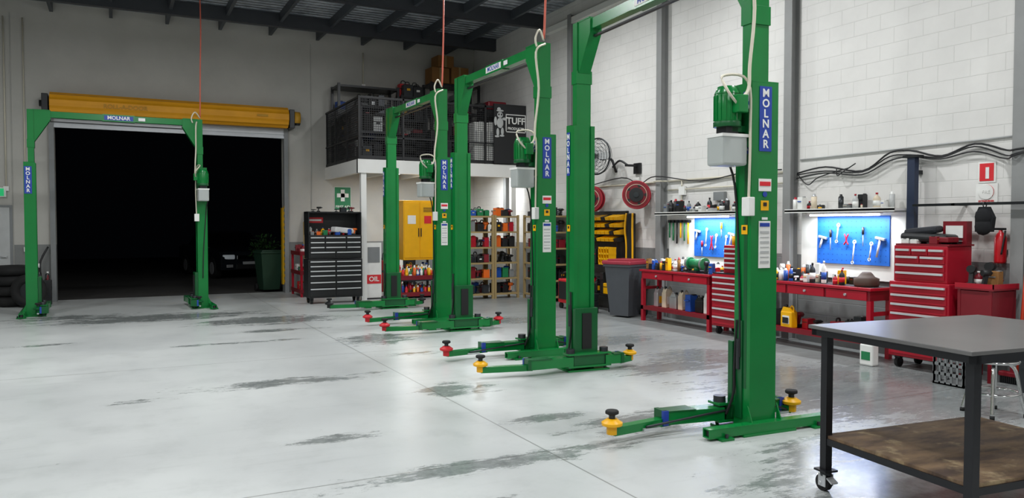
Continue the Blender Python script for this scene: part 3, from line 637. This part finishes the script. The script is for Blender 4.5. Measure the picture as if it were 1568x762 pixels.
b.bx(MX0,MX0+.04,MY0,MY1,zt-.04,zt,blk); b.bx(MX0,MX0+.04,MY0,MY1,3.6,3.63,blk); b.bx(MX0+.01,MX0+.03,MY0,MY1,3.14,3.2,blk)
for y in (17.6,18.6,19.5): b.bx(MX0,MX0+.04,y-.02,y+.02,3.12,zt,blk)
x=MX0+.05
while x<MX1: b.bx(x,x+.008,MY0+.016,MY0+.022,3.14,zt,blk); x+=.05
y=MY0+.05
while y<MY1: b.bx(MX0+.016,MX0+.022,y,y+.008,3.14,zt,blk); y+=.05
z=3.15
while z<zt: b.bx(MX0,MX1,MY0+.016,MY0+.022,z,z+.008,blk); b.bx(MX0+.016,MX0+.022,MY0,MY1,z,z+.008,blk); z+=.05
b.done()
def rack(x0,x1,y0,y1,zb,h,levels,cell,pal,top=False):
    b=B('black_storage_rack',((x0+x1)/2,(y0+y1)/2,zb))
    for x in (x0+.02,x1-.02):
        for y in (y0+.02,y1-.02): b.bx(x-.03,x+.03,y-.03,y+.03,zb,zb+h,blkm)
    for k in range(levels):
        z=zb+.1+(h-.13)*k/(levels-1); b.bx(x0,x1,y0,y1,z-.05,z,blkm)
    b.done(); c=B('rack_stock',((x0+x1)/2,(y0+y1)/2,zb))
    for k in range(levels-(0 if top else 1)):
        z=zb+.101+(h-.13)*k/(levels-1); g=(h-.13)/(levels-1)-.06; clutter(c,x0+.06,x1-.06,y0+.06,y1-.06,z,g*.5,g*.98,cell,'xtrtx',.97,pal)
    c.done()
dk=[blk,dsteel,blk,rub,blk,redd,bluep,blk,blk,gry]
rack(4.85,6.4,18.8,19.5,3.1,2.05,4,.22,dk); rack(6.5,7.2,18.9,19.5,3.1,1.9,4,.22,dk+[brn,signr],True); rack(7.3,8.7,18.9,19.5,3.1,2.3,4,.27,dk+[brn])
rack(4.85,5.5,16.95,18.7,3.1,1.3,3,.25,dk+[lgry])
b=B('stored_wheels',(5.9,17.4,3.1))
for k,(x,y,r_) in enumerate(((5.95,17.1,.3),(6.6,17.9,.32),(5.95,17.9,.33),(6.35,18.5,.28))):
    for q in range(4 if k%2 else 3): b.torus((x,y,3.2+q*.2),r_-.1,.1,rub,(0,0,1)); b.cyl((x,y,3.12+q*.2),(x,y,3.28+q*.2),r_*.55,dsteel)
b.done()
b=B('stacked_cases',(6.8,17.1,3.1)); clutter(b,6.6,7.5,16.8,17.5,3.1,.5,1.1,.33,'tx',1,[blk,blk,dsteel,redd]); b.done()
b=B('white_upright_boxes',(7.85,16.95,3.1))
for k in range(4): b.box((7.6+k*.13,16.85,3.62),(.115,.3,.98+.04*(k%2)),wht,bev=.006); b.box((7.6+k*.13,16.698,3.75),(.06,.003,.3),lgry)
b.done()
b=B('black_equipment_case',(8.4,17.3,3.1)); b.box((8.4,17.4,3.8),(.75,.5,1.4),blk,bev=.03); b.box((8.35,17.3,4.6),(.5,.4,.2),redd,bev=.03); b.box((8.0,17.4,4.6),(.2,.3,.12),blk); b.done()
b=B('cardboard_cartons',(7.9,19.2,5.4))
for x,z,w,h in ((7.6,5.4,.5,.4),(8.15,5.4,.5,.45),(7.75,5.82,.45,.3)): b.box((x,19.2,z+h/2),(w,.45,h),brn,(0,0,.05),bev=.005); b.box((x,18.97,z+h/2),(.05,.01,h),tan)
b.done()
b=B('advertising_sign_board',(8.4,16.57,3.9))
b.bx(7.98,8.84,16.53,16.575,3.14,4.55,blk); F=frame((8.56,16.528,4.1),0)
for q in ((-.26,0,.02,.42),(.26,0,.02,.42),(0,.21,.54,.02),(0,-.2,.54,.02)): 
    T=b.T; b.T=F; b.box((q[0],q[1],.002),(q[2],q[3],.004),wht); b.T=T
b.text('TUFF',F@Matrix.Translation((0,.06,.002)),.22,wht); b.text('PRODUCTS',F@Matrix.Translation((0,-.12,.002)),.085,wht)
T=b.T; b.T=frame((8.14,16.526,4.1),0)
for x,y,w,h in ((0,.19,.16,.15),(0,.0,.18,.26),(.06,-.2,.08,.2),(-.06,-.22,.08,.2),(-.12,.04,.08,.22),(.0,.29,.2,.05),(-.03,.33,.1,.08),(.12,.1,.14,.07),(.05,-.3,.13,.05),(-.08,-.32,.13,.05)):
    b.blob((x,y,0),(w,h,.008),lgry)
for x in (-.035,.035): b.blob((x,.2,.004),(.04,.05,.006),blk)
b.T=T; b.done()
b=B('tube_light',(6.2,17.8,2.98)); b.bx(6.1,6.3,17.2,18.4,2.95,2.999,whp); b.cyl((6.2,17.25,2.94),(6.2,18.35,2.94),.02,tube); o=b.done(); lights.append((o,(0,0,-.07),(.15,1.1),45))
b=B('tube_light',(8.1,17.4,2.98)); b.bx(8.0,8.2,16.9,18.0,2.95,2.999,whp); b.cyl((8.1,16.95,2.94),(8.1,17.95,2.94),.02,tube); o=b.done(); lights.append((o,(0,0,-.07),(.15,1.0),40))

# below mezzanine
b=B('yellow_storage_cabinet',(6.35,17.5,0))
b.bx(5.95,6.75,17.2,17.7,.85,2.25,yel,.008)
for x in (5.97,6.36): b.bx(x,x+.37,17.185,17.2,.9,2.2,yel,.004)
b.box((6.32,17.175,1.5),(.02,.02,.2),blk); b.box((6.38,17.175,1.5),(.02,.02,.2),blk); plate(b,(6.15,17.183,1.8),0,.2,.2,wht); plate(b,(6.55,17.183,1.8),0,.18,.18,signr)
for k in range(4): b.box((6.55,17.18,2.08-.03*k),(.22,.01,.01),blk)
for x in (5.98,6.72):
    for y in (17.23,17.67): b.bx(x-.025,x+.025,y-.025,y+.025,0,.85,blkm)
b.bx(5.95,6.75,17.2,17.7,.35,.38,blkm); b.done()
b=B('fluid_jugs',(6.35,17.4,.38)); clutter(b,6.02,6.68,17.24,17.66,.381,.3,.42,.2,'jjb',1,[yel,wht,pnk,wht,red,orgp]); b.done()
b=B('spray_can_crate',(6.1,16.85,0)); b.bx(5.7,6.7,16.7,17.1,0,.04,blkm)
for z in (.04,.42): b.bx(5.7,6.7,16.7,16.715,z,z+.1,redd); b.bx(5.7,6.7,16.7,17.1,z-.03,z,blkm)
for x in (5.7,6.67): b.bx(x,x+.03,16.7,17.1,0,.6,redd)
for z in (.04,.42): clutter(b,5.74,6.66,16.73,17.07,z,.22,.34,.085,'cbc',1,[red,yel,wht,bluep,orgp,signr,grnp])
b.done()
b=B('promotional_poster',(5.2,16.9,0)); b.box((5.15,16.95,.65),(.36,.03,1.25),wht); plate(b,(5.15,16.93,.45),0,.34,.2,signr); b.text('OIL',frame((5.15,16.92,.45),0),.15,wht); plate(b,(5.15,16.93,1.0),0,.28,.35,gry); b.box((5.15,17.0,.015),(.36,.2,.03),blk); b.done()
b=B('stacked_tool_cases',(5.55,18.4,0)); clutter(b,5.2,6.8,18.6,19.4,0,.8,1.5,.3,'tx',.95,[blk,dsteel,redd,gry,bluep,wht,blk]); b.done()
b=B('yellow_hydraulic_press',(6.9,16.75,0))
for x in (6.8,6.98): b.bx(x-.02,x+.02,16.72,16.78,.03,1.6,yel)
b.bx(6.75,7.03,16.7,16.8,1.55,1.65,yel); b.bx(6.75,7.03,16.69,16.81,.8,.86,yel); b.cyl((6.89,16.75,1.25),(6.89,16.75,1.55),.035,sil); b.bx(6.77,6.82,16.5,17.0,0,.05,yel); b.bx(6.96,7.01,16.5,17.0,0,.05,yel); b.done()
b=B('first_aid_sign',(5.15,YB-.01,2.35)); plate(b,(5.15,YB-.002,2.35),0,.43,.6,wht,.006); plate(b,(5.15,YB-.009,2.35),0,.41,.58,signg)
plate(b,(5.15,YB-.014,2.43),0,.3,.1,wht); plate(b,(5.15,YB-.014,2.43),0,.1,.3,wht); b.text('FIRST AID',frame((5.15,YB-.015,2.14),0),.085,wht); b.done()
b=B('red_parts_trolley',(4.0,18.6,0))
for x in (3.78,4.25):
    for y in (18.1,19.1): b.bx(x-.025,x+.025,y-.025,y+.025,.0,1.0,red)
for z in (1.0,.55,.12): b.bx(3.75,4.28,18.07,19.13,z-.03,z,red); b.bx(3.75,4.28,18.06,18.075,z-.03,z+.06,redd); b.bx(3.74,3.755,18.07,19.13,z-.03,z+.06,redd)
clutter(b,3.8,4.22,18.15,19.05,.55,.12,.25,.2,'xxb',.8); clutter(b,3.8,4.22,18.15,19.05,.12,.12,.25,.2,'xx',.8); clutter(b,3.8,4.22,18.15,19.05,1.0,.1,.25,.2,'xb',.5,[blk,redd,gry]); b.done()
b=B('timber_sticks',(4.2,19.4,0))
for k in range(5): b.cyl((4.1+k*.07,19.25,0.02),(4.15+k*.06-.03*k,19.56,1.75+.12*(k%3)),.018,tan,n=8)
b.done()
b=B('green_wheelie_bin',(3.42,20.35,-.02),R(8),True); i=b.mi(M('wheelie_green','1f3d2c',.5))
vs=[b.bm.verts.new(v) for v in ((-.2,-.24,.06),(.2,-.24,.06),(.2,.22,.06),(-.2,.22,.06),(-.28,-.34,.98),(.28,-.34,.98),(.28,.3,.98),(-.28,.3,.98))]
for f in ((0,1,2,3),(4,5,6,7),(0,1,5,4),(1,2,6,5),(2,3,7,6),(3,0,4,7)): b.bm.faces.new([vs[k] for k in f]).material_index=i
wg=MC['wheelie_green']; b.box((0,-.02,1.0),(.6,.7,.05),wg,bev=.015); b.box((0,0,1.04),(.5,.6,.04),wg,bev=.015); b.cyl((-.25,.36,.96),(.25,.36,.96),.02,wg)
for xx in (-.24,.24): b.cyl((xx-.03,.24,.1),(xx+.03,.24,.1),.1,rub)
b.done()
leaf=M('leaf_green','2a4f22',.6)
b=B('shrub',(3.55,21.8,-.02)); b.cyl((3.55,21.8,-.02),(3.55,21.8,.8),.03,brn)
for k in range(260):
    a=random.uniform(0,6.28); ph=random.uniform(-.6,1.4); rr=random.uniform(.2,.45); c=(3.55+rr*math.cos(a)*math.cos(ph),21.8+rr*math.sin(a)*math.cos(ph),.95+rr*math.sin(ph)*1.1)
    q=Vector(c); d=Vector((random.uniform(-1,1),random.uniform(-1,1),random.uniform(-.3,1))).normalized()*.12; e=d.cross(Vector((0,0,1)))*.35
    b.prism([q,q+d*.5+e,q+d,q+d*.5-e],(0,0,.002),leaf)
b.done()
cp=M('car_paint_dark','24282e',.15,.3)
b=B('parked_car',(3.2,27.5,-.02),R(12),True)
b.prism([(-.86,y,z) for y,z in [(-2.2,.3),(-2.22,.7),(-2.05,.86),(-1.1,.98),(1.5,1.02),(2.15,.98),(2.2,.6),(2.2,.3)]],(1.72,0,0),cp)
cab=[(-1.15,.97),(-.5,1.42),(.75,1.45),(1.55,1.0)]
b.prism([(-.72,y,z) for y,z in cab],(1.44,0,0),glassd); b.prism([(-.66,y,z) for y,z in [(-.5,1.42),(-.4,1.46),(.7,1.49),(.8,1.43)]],(1.32,0,0),cp)
hl=M('headlamp_glass','c4ccd2',.1,.2,0,1,.12)
for sx_ in (-1,1):
    b.box((sx_*.62,-2.2,.7),(.36,.1,.14),hl,(0,0,sx_*.25),bev=.03); b.box((sx_*.6,-2.24,.42),(.2,.04,.09),sil,bev=.01)
    for y in (-1.4,1.35): b.cyl((sx_*.66,y,.33),(sx_*.88,y,.33),.33,rub,n=28); b.cyl((sx_*.87,y,.33),(sx_*.89,y,.33),.2,sil)
    b.box((sx_*.93,-.75,1.02),(.16,.1,.12),cp,bev=.02)
b.box((0,-2.22,.68),(.75,.06,.13),chrome); b.box((0,-2.24,.4),(.8,.04,.16),blk); b.box((0,-2.25,.5),(.4,.02,.1),lgry); b.done(.02)

# left of door
b=B('door_1',(-2.5,YB-.03,0)); b.bx(-2.95,-2.0,YB-.04,YB-.002,0,2.1,gry); b.bx(-2.9,-2.05,YB-.055,YB-.04,.02,2.05,lgry,.005); b.cyl((-2.12,YB-.11,1.0),(-2.12,YB-.055,1.0),.02,sil); b.cyl((-2.22,YB-.1,1.0),(-2.1,YB-.1,1.0),.012,sil); b.done()
b=B('exit_sign',(-2.45,YB-.05,2.38)); b.bx(-2.65,-2.1,YB-.07,YB-.002,2.27,2.47,wht); plate(b,(-2.38,YB-.072,2.37),0,.48,.16,M('exit_green','0f9a5a',.4,0,.02,1,.8)); b.text('EXIT',frame((-2.38,YB-.078,2.37),0),.15,wht); b.done()
b=B('tyre_stack',(-1.85,18.8,0))
for k in range(4): b.torus((-1.95,18.85,.11+k*.21),.23,.105,rub); 
b.torus((-1.62,18.35,.34),.24,.1,rub,(.25,1,0)); b.cyl((-1.64,18.3,.34),(-1.6,18.4,.34),.16,dsteel); b.done()
b=B('jack_stand_pile',(-1.6,19.15,0)); clutter(b,-1.6,-1.25,18.8,19.4,0,.4,.9,.17,'xbt',1,[blk,dsteel,gry,redd]); b.tube([(-1.4,19.3,.1),(-1.5,19.4,.8),(-1.35,19.5,1.2)],.02,blk); b.done()
b=B('back_wall_conduit',(4.6,YB-.03,4)); 
for x,z0,z1 in ((-2.1,2.5,6.1),(-1.75,1.2,6.1),(-1.6,.4,3.2),(5.7,5.3,6.1)): b.cyl((x,YB-.03,z0),(x,YB-.03,z1),.014,cream); b.bx(x-.05,x+.05,YB-.06,YB-.002,z0-.1,z0,wht)
b.done()

# ------------------------------------------------------------ near table
topm=M('scuffed_steel_top','6a6968',.28,.3,.28,2.5); ply,nt,p=newmat('stained_plywood'); g=nt.nodes.new('ShaderNodeTexCoord')
f1=noise_(nt,g.outputs['Object'],3,8,.7,(.6,2,1)); f2=noise_(nt,g.outputs['Object'],5,5,.6)
c=mix_(nt,mapr(nt,f1,.35,.65),lin('44342a'),lin('7a6248')); c=mix_(nt,mapr(nt,f2,.55,.7),c,lin('9c8968')); nt.links.new(c,p.inputs['Base Color']); p.inputs['Roughness'].default_value=.75
tb=M('table_frame_black','1b1c20',.4,.3)
b=B('steel_work_table',(3.88,3.47,0),R(-6),True)
W,D,H=1.5,1.13,1.05
b.bx(0,W,-D,0,H-.022,H,topm,.003); 
for y in (-.04,-D): b.bx(0.03,W-.03,y,y+.04,H-.065,H-.022,tb)
for x in (.03,W-.07): b.bx(x,x+.04,-D,-.0,H-.065,H-.022,tb)
for x in (.09,W-.1):
    for y in (-.07,-D+.06):
        b.bx(x-.025,x+.025,y-.025,y+.025,.14,H-.065,tb)
        b.bx(x-.05,x+.05,y-.05,y+.05,.128,.14,tb); b.cyl((x,y,.1),(x,y,.128),.035,dsteel)
        for q in (-.03,.03): b.bx(x+q-.003,x+q+.003,y-.03,y+.03,.035,.11,sil)
        b.cyl((x-.02,y+.015,.052),(x+.02,y+.015,.052),.052,rub,n=24); b.cyl((x-.036,y+.015,.052),(x+.036,y+.015,.052),.012,sil); b.box((x,y-.055,.08),(.05,.05,.01),sil,(.5,0,0))
for y in (-.09,-D+.04): b.bx(.09,W-.1,y,y+.04,.3,.34,tb)
for x in (.07,W-.12): b.bx(x,x+.04,-D+.06,-.07,.3,.34,tb)
b.bx(.08,W-.09,-D+.05,-.06,.34,.358,ply); b.done()
# stool
b=B('mechanic_stool',(6.9,4.1,0)); sxx=6.9
b.lathe((sxx,4.1,.47),[(.17,0),(.19,.02),(.19,.06),(.16,.08)],M('stool_vinyl','202124',.5)); b.torus((sxx,4.1,.48),.185,.014,chrome); b.torus((sxx,4.1,.2),.2,.014,chrome)
for k in range(4):
    a=k*1.57+.5; c,s=math.cos(a),math.sin(a); b.tube([(sxx+.1*c,4.1+.1*s,.47),(sxx+.16*c,4.1+.16*s,.4),(sxx+.2*c,4.1+.2*s,.2),(sxx+.24*c,4.1+.24*s,.02)],.016,chrome,8); b.cyl((sxx+.24*c,4.1+.24*s,0),(sxx+.24*c,4.1+.24*s,.03),.02,rub)
b.done()
b=B('milk_crate',(7.85,5.0,0))
for z in (.0,.1,.2,.3):
    for x in (7.7,7.98): b.bx(x,x+.02,4.9,5.2,z,z+.03,gry)
    for y in (4.88,5.2): b.bx(7.7,8.0,y,y+.02,z,z+.03,gry)
for k in range(6):
    for x in (7.7,7.985): b.bx(x,x+.015,4.88+k*.064,4.9+k*.064,0,.33,gry)
    for y in (4.88,5.2): b.bx(7.7+k*.056,7.72+k*.056,y,y+.015,0,.33,gry)
b.bx(7.7,8.0,4.9,5.2,0,.015,gry); b.done()
b=B('floor_parts_box',(8.2,4.4,0)); clutter(b,8.0,8.35,4.2,4.55,0,.25,.45,.17,'xt',1,[blk,dsteel,gry]); b.done()

# ------------------------------------------------------------ lighting
def area(parent,loc,size,power,col=(1,1,1),disk=False):
    l=bpy.data.lights.new('lamp','AREA'); l.energy=power; l.color=col
    if disk: l.shape='DISK'; l.size=size[0]
    else: l.shape='RECTANGLE'; l.size,l.size_y=size
    o=bpy.data.objects.new('lamp_source',l); bpy.context.collection.objects.link(o); o.parent=parent; o.location=loc
for o,loc,size,pw in lights: area(o,loc,size,pw,(.93,.97,1))
for x in (-4,1.0,6.2):
    for y in (-1,3.6,8.6,12.6):
        b=B('high_bay_light',(x,y,6.05)); b.cyl((x,y,6.25),(x,y,ZC-.2),.01,dsteel); b.lathe((x,y,6.0),[(.24,0),(.23,.03),(.12,.16),(.1,.25)],dsteel,24); b.cyl((x,y,5.985),(x,y,6.0),.22,lampe,n=24)
        o=b.done(); area(o,(0,0,-.08),(.4,.4),138 if x>-2 else 108,(.97,.988,1),True)
w=bpy.data.worlds.new('night'); scene.world=w; w.use_nodes=True; w.node_tree.nodes['Background'].inputs[0].default_value=(.0006,.0007,.001,1)

# ------------------------------------------------------------ camera
cam=bpy.data.cameras.new('camera'); cam.sensor_width=36; cam.lens=36*1180/1568; cam.clip_end=200
co=bpy.data.objects.new('camera',cam); bpy.context.collection.objects.link(co)
co.location=(0,0,1.68); co.rotation_euler=(R(90-1.8),0,R(-27.1)); scene.camera=co
